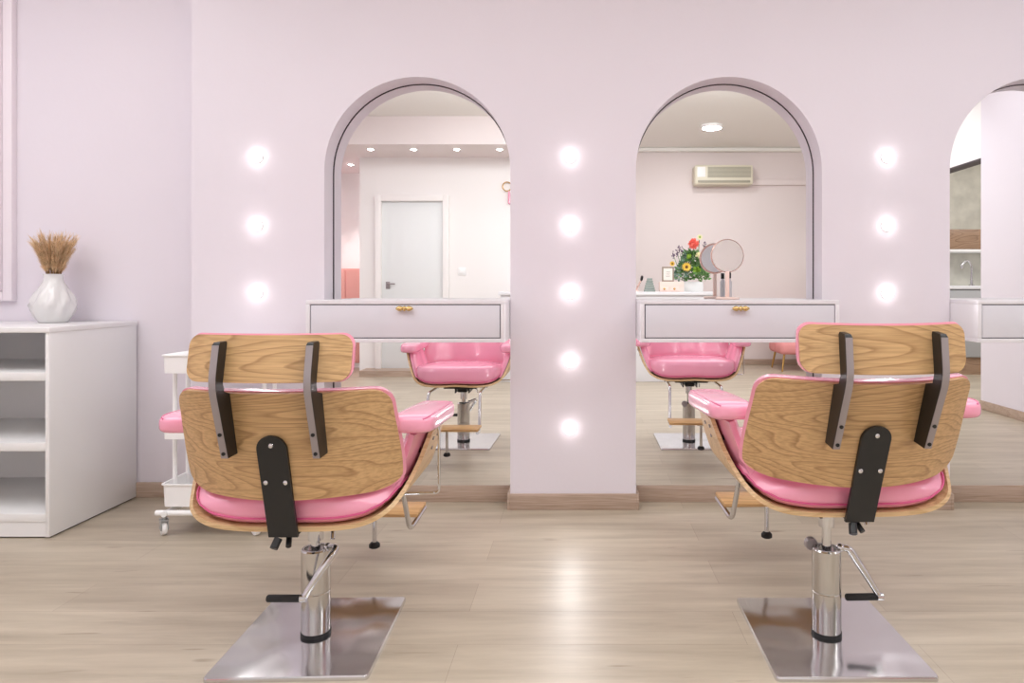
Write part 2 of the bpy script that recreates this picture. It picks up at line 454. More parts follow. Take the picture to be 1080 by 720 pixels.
# ------------------------------------------------------------------ drawer units
unit_labels = ['white wall-hung drawer unit under the left arched mirror',
               'white wall-hung drawer unit with a round pink mirror on top',
               'white wall-hung drawer unit cut off by the right edge of the photo']
YF = 2.76
ZT, ZB = .912, .741
def make_unit(label, cx):
    t = thing('drawer_unit', label, 'drawer unit', (cx, 0, 0), 0, 'wall-hung drawer units')
    h = .402; w = .016
    c = MB().box(-h, h, YF, YM-.002, ZT-w, ZT, .0015).box(-h, h, YF, YM-.002, ZB, ZB+w, .0015)
    c.box(-h, -h+w, YF, YM-.002, ZB+w, ZT-w, .001).box(h-w, h, YF, YM-.002, ZB+w, ZT-w, .001)
    c.build('carcass', M['lacquer'], t)
    MB().box(-h+w, h-w, YF+.012, YF+.02, ZB+w, ZT-w).build('shadow_gap', M['gap'], t)
    d = MB().box(-h+w+.004, h-w-.004, YF+.002, YF+.03, ZB+w+.004, ZT-w-.004, .001).build('drawer', M['drawer'], t)
    # brass pull: a centre bead with two leaf-shaped wings
    k = MB(); zc = ZT-w-.017
    k.lathe([(.0005, -.036), (.006, -.031), (.0105, -.022), (.0105, -.014), (.006, -.008), (.009, -.004), (.0115, 0), (.009, .004), (.006, .008), (.0105, .014), (.0105, .022), (.006, .031), (.0005, .036)], (0, YF-.014, zc), 16, 'X')
    k.cyl((-.016, YF-.012, zc), (-.016, YF+.002, zc), .005, 12).cyl((.016, YF-.012, zc), (.016, YF+.002, zc), .005, 12)
    k.build('handle', M['brass'], d)['label'] = 'brass drawer handle'
    return t
for l, cx in zip(unit_labels, NX): make_unit(l, cx)

# ------------------------------------------------------------------ wall bulbs
def make_bulb(label, x, z, group):
    t = thing('wall_bulb', label, 'bulb', (x, YW, z), 0, group)
    MB().lathe([(.024, 0), (.024, -.006), (.020, -.008), (.001, -.008)], (0, 0, 0), 28, 'Y', caps=False).build('socket', M['white_metal'], t)
    MB().ball((0, -.014, 0), .0235, n=20).build('globe', M['bulb'], t)
    return t
ordn = ['top', 'second', 'third', 'fourth', 'lowest']
BZ = [.96+(304-y)/242.7 for y in (166, 238, 309, 381, 452)]
first = None
for col, x, n, where, place in (('left', -1.403, 3, 'left of the left arched mirror', 'bulbs in the left column'),
                                ('middle', -.043, 5, 'on the pier between the two arched mirrors', 'bulbs in the middle column'),
                                ('right', 1.331, 3, 'right of the middle arched mirror', 'bulbs in the right column')):
    for k in range(n):
        word = ordn[k] if n == 5 else ['top', 'middle', 'lowest'][k]
        lab = f'{word} glowing round bulb of the column {where}'
        if n == 3 and k == 2: lab = f'lowest visible glowing round bulb of the column {where}'
        if first is None: first = make_bulb(lab, x, BZ[k], place); b = first
        else: b = dup(first, (x, YW, BZ[k]), 0, lab)
        b['group'] = place

# ------------------------------------------------------------------ styling chair
def make_chair(name, label, loc, rz, lift, lever, baserot, recline):
    t = thing(name, label, 'salon chair', loc, rz, 'pink salon chairs')
    L = lift
    R0 = Matrix.Rotation(baserot-rz, 4, 'Z')
    # --- base plate, rounded square
    def rrect(hx, hy, r, n=6):
        p = []
        for (sx, sy, a0) in ((1, 1, 0), (-1, 1, PI/2), (-1, -1, PI), (1, -1, 3*PI/2)):
            for k in range(n+1):
                a = a0+PI/2*k/n
                p.append((sx*(hx-r)+r*math.cos(a), sy*(hy-r)+r*math.sin(a)))
        return p
    bp = MB()
    rings = [(rrect(.2, .215, .012), .0), (rrect(.2, .215, .012), .009), (rrect(.198, .213, .011), .012)]
    V = bp.grid([[(x, y, z) for x, y in r] for r, z in rings], close_u=True)
    bp.cap(V[0][::-1]); bp.cap(V[-1])
    bmesh.ops.transform(bp.bm, matrix=R0, verts=bp.bm.verts[:])
    bp.build('base_plate', M['steel'], t)
    # --- hydraulic column
    col = MB().lathe([(.0385, .020), (.0385, .128), (.0375, .129), (.0375, .132), (.0385, .133), (.0385, .243), (.036, .247), (.030, .247), (.030, .235), (.012, .235)], n=48)
    col.build('column', M['column'], t, 30)
    MB().lathe([(.040, .0115), (.040, .021), (.0385, .022)], n=48).build('column_ring', M['rubber'], t)
    MB().cyl((0, 0, .2), (0, 0, .335+L), .0125, 24).build('piston', M['chrome'], t)
    # --- pump lever and pedal
    lv = MB(); pts = fillet(lever['arm'], .05, 8)
    lv.tube(pts, [.0085+.002*(1-abs(2*i/(len(pts)-1)-1)) for i in range(len(pts))], 10)
    lv.ball(lever['arm'][0], .012)
    lv.lathe([(.010, -.008), (.010, .008)], lever['arm'][-1], 16, 'X')
    lo = lv.build('pump_lever', M['chrome'], t)
    e = Vector(lever['arm'][-1]); d = Vector((-1, 0, 0))
    MB().tube([e+d*.008, e+d*.010, e+d*.092, e+d*.095], [.007, .0095, .0095, .007], 16).build('pedal', M['rubber'], lo)['label'] = 'black rubber pedal'
    if lever.get('knob'):
        MB().lathe([(.001, .012), (.016, .014), (.018, .02), (.018, .03), (.001, .034)], (-.031, .01, .246), 20, 'Y').build('pivot_cap', M['alu'], t)
    # --- mechanism below the seat
    me_ = MB().box(-.1, .1, -.11, .13, .352+L, .362+L, .003).box(-.028, .028, -.045, .05, .318+L, .353+L, .004)
    me_.box(-.045, -.038, -.07, .06, .315+L, .353+L).box(.038, .045, -.07, .06, .315+L, .353+L)
    me_.build('seat_plate', M['black'], t)
    ch = MB().lathe([(.016, -.05), (.016, .05)], (0, -.055, .338+L), 16, 'X').tube(fillet([(.04, -.03, .338+L), (.07, -.06, .33+L), (.075, -.08, .30+L)], .02), .006, 10)
    ch.lathe([(.021, .27+L), (.021, .318+L)], n=24)
    ch.build('tilt_mechanism', M['chrome'], t)
    MB().tube([(-.015, -.20, .345+L), (-.02, -.215, .325+L)], .010, 12).tube([(.0, -.17, .35+L), (.01, -.2, .325+L)], .007, 10).build('tilt_stop', M['black'], t)

    # --- seat shell: U shaped section with wings that carry the arms
    TT = [0, .3, .5, .65, .75, .85, .93, 1.0]
    XX = [0, .12, .195, .243, .268, .289, .304, .316]
    ZZ = [.372, .374, .386, .410, .442, .492, .535, .574]
    YBk = [-.200, -.199, -.194, -.168, -.115, -.055, -.035, -.02]
    YFr = [.268, .266, .25, .215, .185, .160, .142, .122]
    def sx(t_): return math.copysign(interp(TT, XX, abs(t_)), t_)
    def sz(t_): return interp(TT, ZZ, abs(t_))
    def shell(t_, s):
        a = abs(t_)
        y = interp(TT, YBk, a)*(1-s)+interp(TT, YFr, a)*s
        return (sx(t_), y, sz(t_)+L+.022*max(0, y)/.26*(1-a)+.02*min(0, y+.1)/-.1*(1-a)*.0)
    def sdir(t_, s):
        h = 1e-3
        a, b = max(-1, t_-h), min(1, t_+h)
        dx, dz = sx(b)-sx(a), sz(b)-sz(a)
        l = math.hypot(dx, dz)
        return (dz/l, 0, -dx/l)
    us = [-1+2*k/56 for k in range(57)]; vs = [k/14 for k in range(15)]
    MB().slab(shell, us, vs, lambda u, v: .011, sdir).build('seat_shell', M['oak2'], t, 50)
    # --- seat cushion
    def zb(x): 
        x = abs(x); 
        for k in range(60):
            if interp(TT, XX, k/59) >= x: return interp(TT, ZZ, k/59), k/59
        return ZZ[-1], 1
    A_, Bk, Bf = .263, .193, .262
    def outl(a, s):
        c, q = math.cos(a), math.sin(a)
        x = A_*s*math.copysign(abs(c)**(2/4.4), c); y = (Bf if q > 0 else Bk)*s*math.copysign(abs(q)**(2/4.4), q)
        return x, y
    cu = MB(); rows = []; n = 72
    prof = [(.0, 'b', .004), (.6, 'b', .004), (.965, 'b', .004), (.99, 'b', .012), (1.0, 'm', .35), (1.0, 'm', .7), (.985, 't', -.012), (.955, 't', -.003), (.9, 't', .004), (.75, 't', .014), (.55, 't', .021), (.3, 't', .025), (.0, 't', .026)]
    for s, kd, dz in prof:
        row = []
        for k in range(n):
            x, y = outl(2*PI*k/n, max(s, .001))
            b0, a0 = zb(x); b0 += .022*max(0, y)/.26*(1-a0)+.003
            tp = .478+.018*max(0, y)/.26+.01*(abs(x)/.263)**3
            tp = max(tp-(.034+.02*(abs(x)/.26)**2)*min(1, max(0, (-y-.06)/.1)), b0+.024)
            z = b0+dz if kd == 'b' else (tp+dz if kd == 't' else b0+.012+(tp-.012-b0-.012)*dz)
            row.append((x, y, z+L))
        rows.append(row)
    V = cu.grid(rows, close_u=True); 
    bmesh.ops.remove_doubles(cu.bm, verts=cu.bm.verts[:], dist=1e-4)
    cush = cu.build('seat_cushion', M['pink'], t, 60)
    pp = MB()
    ring = []
    for k in range(n+1):
        x, y = outl(2*PI*k/n, 1.0); b0, a0 = zb(x); ring.append((x*1.003, y*1.003, b0+.022*max(0, y)/.26*(1-a0)+.018+L))
    pp.tube(ring, .0028, 6, caps=False).build('piping', M['piping'], cush)
    # --- side pads inside the wings
    for s in (1, -1):
        def F(u, v, s=s):
            a = .70+.30*u
            x, z = interp(TT, XX, a)-.004, interp(TT, ZZ, a)
            yb, yf = -.125+.02*u, interp(TT, YFr, a)-.006
            y = yb+(yf-yb)*v
            x -= .012*max(0, (-y-.0)/.085)
            return (s*x, y, z+L+.004)
        def D(u, v, s=s):
            return (-s*.95, 0, .3)
        MB().slab(F, [k/12 for k in range(13)], [k/14 for k in range(15)], lambda u, v: .014+.024*(1-abs(2*v-1)**4), D).build('side_pad', M['pink'], t, 60)
        # arm pad: rounded cushion running forward and outward
        pth = [(.290, -.155, .613), (.296, -.135, .613), (.298, -.09, .612), (.298, 0, .608), (.299, .09, .603), (.300, .16, .599), (.300, .195, .597)]
        wd = [.042, .053, .057, .057, .056, .052, .036]; ht = [.017, .023, .026, .027, .027, .026, .018]
        ap = MB(); rows = []; N = 28; seam = []
        for k in range(25):
            q = k/24; ii = q*6
            P = [interp(list(range(7)), [p[c] for p in pth], ii) for c in range(3)]
            W = interp(list(range(7)), wd, ii); Hh = interp(list(range(7)), ht, ii)
            if k in (0, 24): W *= .6; Hh *= .6
            row = []
            for j in range(N):
                a = 2*PI*j/N; c, q2 = math.cos(a), math.sin(a)
                ox = W*math.copysign(abs(c)**.48, c); oz = Hh*math.copysign(abs(q2)**.55, q2)
                row.append((s*(P[0]+ox), P[1], P[2]+oz+L))
            rows.append(row)
            if 1 <= k <= 23:
                ox = W*1.0*math.cos(.8)**.48; oz = Hh*1.0*math.sin(.8)**.55
                seam.append((s*(P[0]+ox), P[1], P[2]+oz+L))
        V = ap.grid(rows, close_u=True); ap.cap(V[0]); ap.cap(V[-1])
        ao = ap.build('arm_pad', M['pink'], t, 70)
        MB().tube(seam, .0022, 6).build('piping', M['piping'], ao)
        # black arm bracket with bolts
        br = MB().tube([(s*.287, -.02, .515+L), (s*.292, -.03, .58+L)], .006, 8).tube([(s*.27, -.05, .577+L), (s*.315, .0, .577+L)], .006, 8)
        br.build('arm_bracket', M['black'], t)
        for (yy, a) in ((.02, .95), (.075, .95), (.05, .89)):
            x, z = interp(TT, XX, a), interp(TT, ZZ, a)
            MB().tube([(s*(x+.010), yy, z-.002+L), (s*(x+.014), yy, z-.003+L)], .005, 10).build('bolt', M['alu'], t)

    # --- backrest: oak shell and pink cushion
    def wout(base_, z, z0, z1, rb, rt):
        w = base_; d = z1-z
        if d < rt: w -= rt-math.sqrt(max(0, rt*rt-(rt-d)**2))
        d = z-z0
        if d < rb[1]: w -= rb[0]*(1-math.sqrt(max(0, 1-(1-d/rb[1])**2)))
        return w
    def zlist(z0, z1, rb, rt):
        l = [z0+rb*(1-math.cos(PI/2*k/8)) for k in range(9)]
        k = 10
        l += [z0+rb+(z1-rt-z0-rb)*i/k for i in range(1, k)]
        l += [z1-rt*math.sin(PI/2*(1-k/8))if False else z1-rt*(1-math.sin(PI/2*k/8)) for k in range(9)]
        return l
    def yc(z): return -.250-.20*(z-.565)
    z0, z1 = .447, .717
    bw = lambda z: interp([.447, .50, .54, .60, .66, .72], [.270, .274, .274, .270, .265, .262], z)
    def back(grow, front):
        def F(u, z):
            w = wout(bw(z), z, z0, z1, (.075, .04), .042)+grow
            x = u*w
            zz = z+(grow if z > .6 else -grow)*(abs(z-(z0+z1)/2)/((z1-z0)/2))
            sag = -.014*(abs(u)**2)*max(0, (z-.62)/.1)**2 if front else -.012*(abs(u)**2)*max(0, (z-.62)/.1)**2
            return (x, yc(zz)+front+(.108-.018*(zz-.447)/.273)*(x/.265)**2, zz+L+sag*.3)
        return F
    us = [-1+2*k/40 for k in range(41)]
    zl = zlist(z0, z1, .055, .045)
    bdir = lambda u, v: Vector((-.45*u, .98, .19)).normalized()
    MB().slab(back(0, 0), us, zl, lambda u, v: .011, bdir).build('backrest_shell', M['oak'], t, 50)
    bc = MB().slab(back(.004, .0115), us, zl, lambda u, v: .016+.034*(1-abs(u)**6)*(1-abs((v-(z0+z1)/2)/((z1-z0)/2))**6), bdir)
    bc.build('back_cushion', M['pink'], t, 60)
    # --- headrest
    h0, h1 = .747, .854
    def head(grow, front):
        def F(u, z):
            w = wout(.192, z, h0, h1, (.03, .03), .028)+grow; x = u*w
            zz = z+grow*(z-(h0+h1)/2)/((h1-h0)/2)
            return (x, -.306+.25*(zz-h0)+front+.028*(x/.19)**2, zz+L)
        return F
    hdir = lambda u, v: Vector((-.2*u, 1, -.22)).normalized()
    zl2 = zlist(h0, h1, .03, .028)
    MB().slab(head(0, 0), us, zl2, lambda u, v: .011, hdir).build('headrest_shell', M['oakhead'], t, 50)
    MB().slab(head(.0025, .0115), us, zl2, lambda u, v: .014+.028*(1-abs(u)**6)*(1-abs((v-(h0+h1)/2)/((h1-h0)/2))**4), hdir).build('headrest_cushion', M['pink'], t, 60)
    # --- two bent spine brackets: black body, grey face, bolts
    prof = fillet([(0, -.281, .566), (0, -.334, .744), (0, -.312, .834)], .03, 6)
    for s in (-1, 1):
        xc = .006+s*.107
        wx = .0085
        sp = MB(); fc = MB()
        outer = [Vector((p.y, p.z+L, 0)) for p in prof]
        def inner_y(z):
            yb_ = yc(z)+.098*(xc/.265)**2 if z < .731 else -.306+.25*(z-h0)+.028*(xc/.19)**2
            return yb_-.0005
        rows = []
        for p in prof:
            yi = max(p.y+.02, inner_y(p.z) if not .722 < p.z < .742 else p.y+.034)
            rows.append([(xc-wx, p.y, p.z+L), (xc+wx, p.y, p.z+L), (xc+wx, yi, p.z+L), (xc-wx, yi, p.z+L)])
        # rounded top end
        ptop = prof[-1]
        rows.append([(xc-wx*.8, ptop.y+.006, ptop.z+.006+L), (xc+wx*.8, ptop.y+.006, ptop.z+.006+L), (xc+wx*.8, inner_y(ptop.z), ptop.z+.006+L), (xc-wx*.8, inner_y(ptop.z), ptop.z+.006+L)])
        V = sp.grid(rows, close_u=True); sp.cap(V[0]); sp.cap(V[-1])
        so = sp.build('spine_bracket', M['black'], t, 35)
        fc.slab(lambda u, v: (xc+u*wx*.93, prof[v].y-.0012, prof[v].z+L), [-1, 1], list(range(len(prof))), lambda u, v: .0012, lambda u, v: (0, 1, 0))
        fc.build('face_strip', M['alu'], so)['label'] = 'grey metal strip'
        for zz in (.578, .626):
            yy = -.281-.298*(zz-.566)
            MB().tube([(xc, yy-.0035, zz+L), (xc, yy+.001, zz+L)], .0045, 12).build('bolt', M['black'], so)
    # --- central black bracket with three screws
    w = .0355
    zt, zb_ = .616, .350
    outline = [(-w, zb_), (w, zb_), (w, zt-w)]+[(w*math.cos(PI*k/16), zt-w+w*math.sin(PI*k/16)) for k in range(1, 16)]+[(-w, zt-w)]
    cb = MB()
    yy = lambda z: -.272+.24*(.616-z)
    A = [cb.bm.verts.new((x, yy(z), z+L)) for x, z in outline]; B = [cb.bm.verts.new((x, yy(z)+.009, z+L)) for x, z in outline]
    cb.cap(A); cb.cap(B[::-1])
    for i in range(len(A)): cb.bm.faces.new((A[(i+1) % len(A)], A[i], B[i], B[(i+1) % len(A)]))
    cb.box(-.03, .03, yy(zb_)+.004, -.09, .348+L, .356+L, .002)
    co = cb.build('back_bracket', M['black'], t, 30)
    for (x, z) in ((0, .592), (-.0235, .497), (.0235, .497)):
        MB().lathe([(.0055, 0), (.0055, -.002), (.003, -.004)], (x, yy(z), z+L), 14, 'Y').build('screw', M['chrome'], co)
    # --- recline the whole back about its lower pivot
    Rm = Matrix.Translation((0, -.215, .36+L)) @ Matrix.Rotation(math.radians(recline), 4, 'X') @ Matrix.Translation((0, .215, -.36-L))
    for o in list(t.children):
        if o.name.split('.')[0] in ('backrest_shell', 'back_cushion', 'headrest_shell', 'headrest_cushion', 'spine_bracket', 'back_bracket'):
            for q in [o]+list(o.children): q.data.transform(Rm)
    # --- thin side rod with hooked end
    MB().tube(fillet([(.09, .02, .362+L), (.10, .02, .405+L-.02), (.335, .02, .392+L), (.335, .02, .565+L), (.330, .015, .583+L), (.348, .02, .59+L)], .012, 5), .0038, 8).build('side_rod', M['chrome'], t)
    # --- footrest: two bent tubes, oak plate, strut with rubber foot
    ft = MB()
    for s in (-1, 1):
        ft.tube(fillet([(s*.145, .02, .352+L), (s*.148, .315, .356+L), (s*.158, .405, .152+L), (s*.170, .565, .176+L)], .03, 6), .0085, 12)
    ft.box(-.16, .16, .05, .075, .350+L, .358+L)
    fo = ft.build('footrest_frame', M['chrome'], t)
    MB().box(-.175, .175, .435, .57, .183+L, .196+L, .003).build('foot_plate', M['step'], t)['label'] = 'oak plate to rest the feet on'
    MB().cyl((0, .535, .062+L), (0, .535, .184+L), .008, 14).build('strut', M['chrome'], t)
    MB().lathe([(.014, .043+L), (.019, .046+L), (.019, .056+L), (.012, .063+L)], (0, .535, 0), 20).build('rubber_foot', M['rubber'], t)
    return t

make_chair('salon_chair', 'pink and oak salon chair on the left, seat lowered, before the left arched mirror', (-.728, 1.88, 0), math.radians(0), 0.0,
           dict(arm=[(.035, -.005, .25), (.078, -.045, .266), (.045, -.08, .220), (.006, -.10, .152)]), math.radians(2.0), 2.0)
make_chair('salon_chair', 'pink and oak salon chair on the right, seat raised, before the middle arched mirror', (.678, 1.88, 0), math.radians(2), .036,
           dict(arm=[(.038, .0, .246), (.062, -.002, .244), (.108, -.004, .172), (.146, -.006, .112)], knob=True), 0, 8.0)

# ------------------------------------------------------------------ open shelf cabinet at the left
t = thing('open_shelf_cabinet', 'white open shelf cabinet with three compartments at the left edge', 'cabinet', (-2.036, 2.618, 0))
X0, D = -1.02, .515
S = M['shelfwhite']
MB().box(-.016, 0, .0, D, .006, .79, .001).build('side_panel', S, t)
MB().box(X0, X0+.016, .0, D, .006, .79, .001).build('side_panel', S, t)
MB().box(X0-.003, .003, -.004, D, .79, .81, .0015).build('top_panel', S, t)
MB().box(X0+.016, -.016, D-.01, D, .006, .79).build('back_panel', S, t)
for z0, z1, n in ((.063, .095, 'bottom_panel'), (.335, .367, 'shelf'), (.605, .637, 'shelf')):
    MB().box(X0+.016, -.016, .003, D-.01, z0, z1, .001).build(n, S, t)
MB().box(X0+.016, -.016, .006, .022, .006, .063).build('plinth', S, t)
MB().box(X0+.01, -.008, .02, D-.02, 0, .006).build('feet', M['rubber'], t)  # not separate feet: one black sheet colours in the shadow gap below the cabinet

# ------------------------------------------------------------------ vase and dried grass
vt = (-2.315, 3.0, .811)
v = MB()
prof = [(.001, 0), (.060, 0), (.066, .004), (.082, .028), (.094, .055), (.097, .075), (.092, .098), (.078, .125), (.060, .152), (.047, .175), (.041, .192), (.042, .205), (.045, .212), (.040, .212), (.036, .20), (.034, .17), (.001, .16)]
v.lathe([(r*.85, h) for r, h in prof], n=120, fn=lambda a, h: 1+.2*math.sin(min(1, max(0, h/.2))*PI)*(abs((((a/(2*PI)*9+h*7+.6*math.sin(h*40)) % 1)-.5))*2-.5), caps=False)
vo = v.build('vase', M['ceramic'], None, 60); vo.location = vt
tag(vo, 'white ribbed ceramic vase holding dried grass on the shelf cabinet', 'vase')
g = thing('dried_grass', 'bunch of tan dried grass in the white ribbed vase', 'dried grass', (vt[0], vt[1], vt[2]+.17))
st = MB(); pl = MB()
rnd = random.Random(3)
for k in range(74):
    a = rnd.uniform(0, 2*PI); sp = rnd.uniform(.05, 1)**.6
    L_ = rnd.uniform(.15, .235)*(1-.12*sp)
    tip = Vector((math.cos(a)*sp*.092, math.sin(a)*sp*.08, L_))
    b0 = Vector((math.cos(a)*.022*sp, math.sin(a)*.022*sp, 0))
    ct = Vector((b0.x*1.6, b0.y*1.6, L_*.55))
    pts = [b0*(1-q)**2+ct*2*q*(1-q)+tip*q*q for q in [i/7 for i in range(8)]]
    st.tube(pts, .0011, 4)
    for i in range(120):
        q = rnd.uniform(.28, 1)
        p = b0*(1-q)**2+ct*2*q*(1-q)+tip*q*q
        dr = (tip-ct).normalized()
        off = Vector((rnd.gauss(0, 1), rnd.gauss(0, 1), rnd.gauss(0, .4))).normalized()
        e = p+dr*rnd.uniform(.012, .03)+off*rnd.uniform(.006, .016)
        sd = dr.cross(off)
        if sd.length < 1e-5: continue
        sd = sd.normalized()*.0007
        try: pl.bm.faces.new([pl.bm.verts.new(p-sd), pl.bm.verts.new(p+sd), pl.bm.verts.new(e+sd*.4), pl.bm.verts.new(e-sd*.4)])
        except ValueError: pass
st.build('stems', M['pampas_stem'], g)['kind'] = 'stuff'
pl.build('plumes', M['pampas'], g)['kind'] = 'stuff'

# ------------------------------------------------------------------ trolley
t = thing('rolling_trolley', 'white three-tier rolling trolley behind the left chair', 'trolley', (-1.434, 2.76, 0))
tx, ty = .186, .13
W_ = M['white_metal']
for z0, z1 in ((.117, .205), (.377, .447), (.632, .703)):
    tr = MB()
    def rr(hx, hy, r):
        return [(sx_*(hx-r)+r*math.cos(a0+PI/2*k/5), sy_*(hy-r)+r*math.sin(a0+PI/2*k/5)) for (sx_, sy_, a0) in ((1, 1, 0), (-1, 1, PI/2), (-1, -1, PI), (1, -1, 3*PI/2)) for k in range(6)]
    R_ = [(rr(tx-.012, ty-.012, .02), z0+.004), (rr(tx-.012, ty-.012, .02), z0), (rr(tx-.006, ty-.006, .02), z0), (rr(tx-.003, ty-.003, .022), z1-.006), (rr(tx+.002, ty+.002, .022), z1-.004), (rr(tx+.002, ty+.002, .022), z1), (rr(tx-.006, ty-.006, .02), z1), (rr(tx-.010, ty-.010, .02), z0+.006)]
    V = tr.grid([[(x, y, z) for x, y in r] for r, z in R_], close_u=True)
    tr.cap(V[1]); tr.cap(V[-1])
    tr.build('tray', W_, t, 35)
for s in (-1, 1):
    for yy in (-.045, .045):
        MB().cyl((s*(tx+.004-.012), yy, .10), (s*(tx+.004-.012), yy, .69), .0085, 14).build('post', W_, t)
fr = MB()
for s in (-1, 1):
    fr.tube([(s*(tx-.02), -ty-.01, .092), (s*(tx-.02), ty+.01, .092)], .011, 12)
fr.tube([(-tx-.02, -ty+.01, .092), (tx+.02, -ty+.01, .092)], .011, 12).tube([(-tx-.02, ty-.01, .092), (tx+.02, ty-.01, .092)], .011, 12)
fr.build('base_frame', W_, t)
cast = None
for sx_ in (-1, 1):
    for sy_ in (-1, 1):
        cx_, cy_ = sx_*(tx-.005), sy_*(ty-.02)
        cs = MB()
        cs.cyl((0, 0, .062), (0, 0, .09), .008, 12).box(-.014, -.010, -.014, .026, .024, .066, .001).box(.010, .014, -.014, .026, .024, .066, .001).box(-.014, .014, -.014, .02, .058, .064)
        if cast is None:
            f = cs.build('caster', M['castergrey'], t)
            w_ = MB().lathe([(.012, -.009), (.026, -.009), (.029, -.005), (.029, .005), (.026, .009), (.012, .009)], (0, .012, .029), 24, 'X').build('wheel', M['white_metal'], f)
            f.location = (cx_, cy_, 0); f.rotation_euler = (0, 0, .7); cast = f
        else:
            cs.bm.free()
            f = cast.copy(); C.objects.link(f); f.parent = t; f.location = (cx_, cy_, 0); f.rotation_euler = (0, 0, .7+sx_*.5+sy_*.3)
            w2 = cast.children[0].copy(); C.objects.link(w2); w2.parent = f

# ------------------------------------------------------------------ things on the middle drawer unit
t = thing('makeup_mirror', 'round pink makeup mirror on a stand upon the middle drawer unit', 'makeup mirror', (.632, 2.935, ZT), math.radians(4))
MB().lathe([(.0005, 0), (.048, 0), (.052, .003), (.052, .007), (.047, .011), (.0005, .012)], n=40).build('base', M['blush'], t)
MB().box(-.0085, .0085, -.006, .006, .010, .122, .003).build('stem', M['blush'], t)
MB().lathe([(.069, -.005), (.072, -.003), (.072, .005), (.068, .009), (.0005, .010)], (0, 0, .188), 48, 'Y', caps=False).build('rim', M['rosegold'], t)
MB().lathe([(.0005, -.0045), (.068, -.0045)], (0, 0, .188), 48, 'Y', caps=False).build('glass', M['mirror'], t)
MB().lathe([(.0005, .0115), (.064, .0108)], (0, 0, .188), 48, 'Y', caps=False).build('back_plate', M['lacquer'], t)
def bottle(x, y, h, lab):
    b = thing('cosmetic_bottle', lab, 'bottle', (x, y, ZT), 0)
    MB().lathe([(.0005, 0), (.0095, 0), (.011, .003), (.011, h*.66), (.0055, h*.74), (.0055, h*.78)], n=20).build('body', M['bottle'], b)
    MB().lathe([(.0075, h*.78), (.008, h*.79), (.008, h*.98), (.007, h), (.0005, h)], n=16).build('cap', M['black'], b)
bottle(.655, 3.0, .118, 'small clear bottle with black cap behind the stem of the round makeup mirror')

# ------------------------------------------------------------------ reflected side of the room
def V2(x, y, Yv):                      # a point seen in the mirrors: pixel and virtual depth -> x, y, z of the real thing
    k = Yv/720.0
    return ((x-612)*k, 2*YM-Yv, CAMZ+(304-y)*k)

# door
dz = .065
t = MB().box(-.41, -.345, 0, .06, dz, 2.0, .004).box(.345, .41, 0, .06, dz, 2.0, .004).box(-.345, .345, 0, .06, 1.935, 2.0, .004)
do = struct('door_1', t, M['wall_white']); do.location = (-1.88, -1.53, 0); do['label'] = 'white flush door with white frame, seen in the left arched mirror'
MB().box(-.345, .345, .0, .012, dz, 1.935, .001).build('door_panel', M['door'], do)
MB().box(-.30, -.255, .012, .022, .955, 1.035, .002).tube(fillet([(-.278, .02, 1.01), (-.278, .05, 1.01), (-.19, .05, 1.01)], .01), .008, 10).build('door_handle', M['alu'], do)
t = thing('light_switch', 'white light switch on the wall right of the white door', 'light switch', (-1.33, -1.53, 1.15))
MB().box(-.045, .045, 0, .01, -.045, .045, .004).build('plate', M['white_metal'], t)
MB().box(-.028, .028, .01, .015, -.028, .028, .002).build('rocker', M['white_metal'], t)
# hanging ornament
t = thing('hanging_ornament', 'gold ring ornament with a pink tassel hung on the wall right of the white door', 'wall ornament', (-.82, -1.5, 2.1))
MB().tube([(.05*math.cos(2*PI*k/24), 0, .05*math.sin(2*PI*k/24)) for k in range(25)], .006, 8, caps=False).build('ring', M['gold'], t)
MB().tube([(0, -.025, .05), (0, 0, .05)], .005, 8).build('hook', M['gold'], t)
MB().tube([(.02, 0, -.05), (.025, 0, -.08), (.03, 0, -.19), (.03, 0, -.20)], [.005, .014, .02, .002], 12).build('tassel', M['pink'], t)
# pink cabinet in the corner
t = thing('pink_cabinet', 'salmon pink cabinet in the far left corner of the left arched mirror', 'cabinet', (-2.83, -2.3, 0))
MB().box(-.3, .3, -.25, .2, .06, 1.2, .01).build('body', M['pinkcab'], t)
MB().box(-.29, -.005, .2, .218, .08, 1.18, .004).build('door', M['pinkcab'], t)
MB().box(.005, .29, .2, .218, .08, 1.18, .004).build('door', M['pinkcab'], t)
MB().box(-.28, .28, -.22, .17, 0, .06).build('plinth', M['wall_white'], t)
# downlights
dl = None
for k, x in enumerate((-2.21, -1.757, -1.303, -.85)):
    lab = ['leftmost of the four downlights in the bulkhead over the white door', 'second from left of the four downlights in the bulkhead over the white door', 'third from left of the four downlights in the bulkhead over the white door', 'rightmost of the four downlights in the bulkhead over the white door'][k]
    if dl is None:
        dl = thing('downlight', lab, 'downlight', (x, -1.06, 2.43), 0, 'downlights in the bulkhead')
        MB().lathe([(.038, 0), (.046, -.002), (.046, -.005), (.036, -.006)], n=28).build('trim_ring', M['white_metal'], dl)
        MB().lathe([(.0005, -.016), (.02, -.013), (.034, -.005)], n=24, caps=False).build('lens', M['spotlens'], dl)
    else: dup(dl, (x, -1.06, 2.43), 0, lab)
dup(dl, (-2.72, -1.95, 2.43), 0, 'lone downlight left of the corner beside the white door')
# reception desk
t = thing('reception_desk', 'white reception desk with the flowers on top, seen in the mirrors', 'desk', (.28, -1.12, 0))
MB().box(-1.10, 1.10, -.25, .25, .0, .89, .004).build('body', M['lacquer'], t)
MB().box(-1.12, 1.12, -.27, .27, .89, .925, .004).build('top', M['lacquer'], t)
DZ = .925
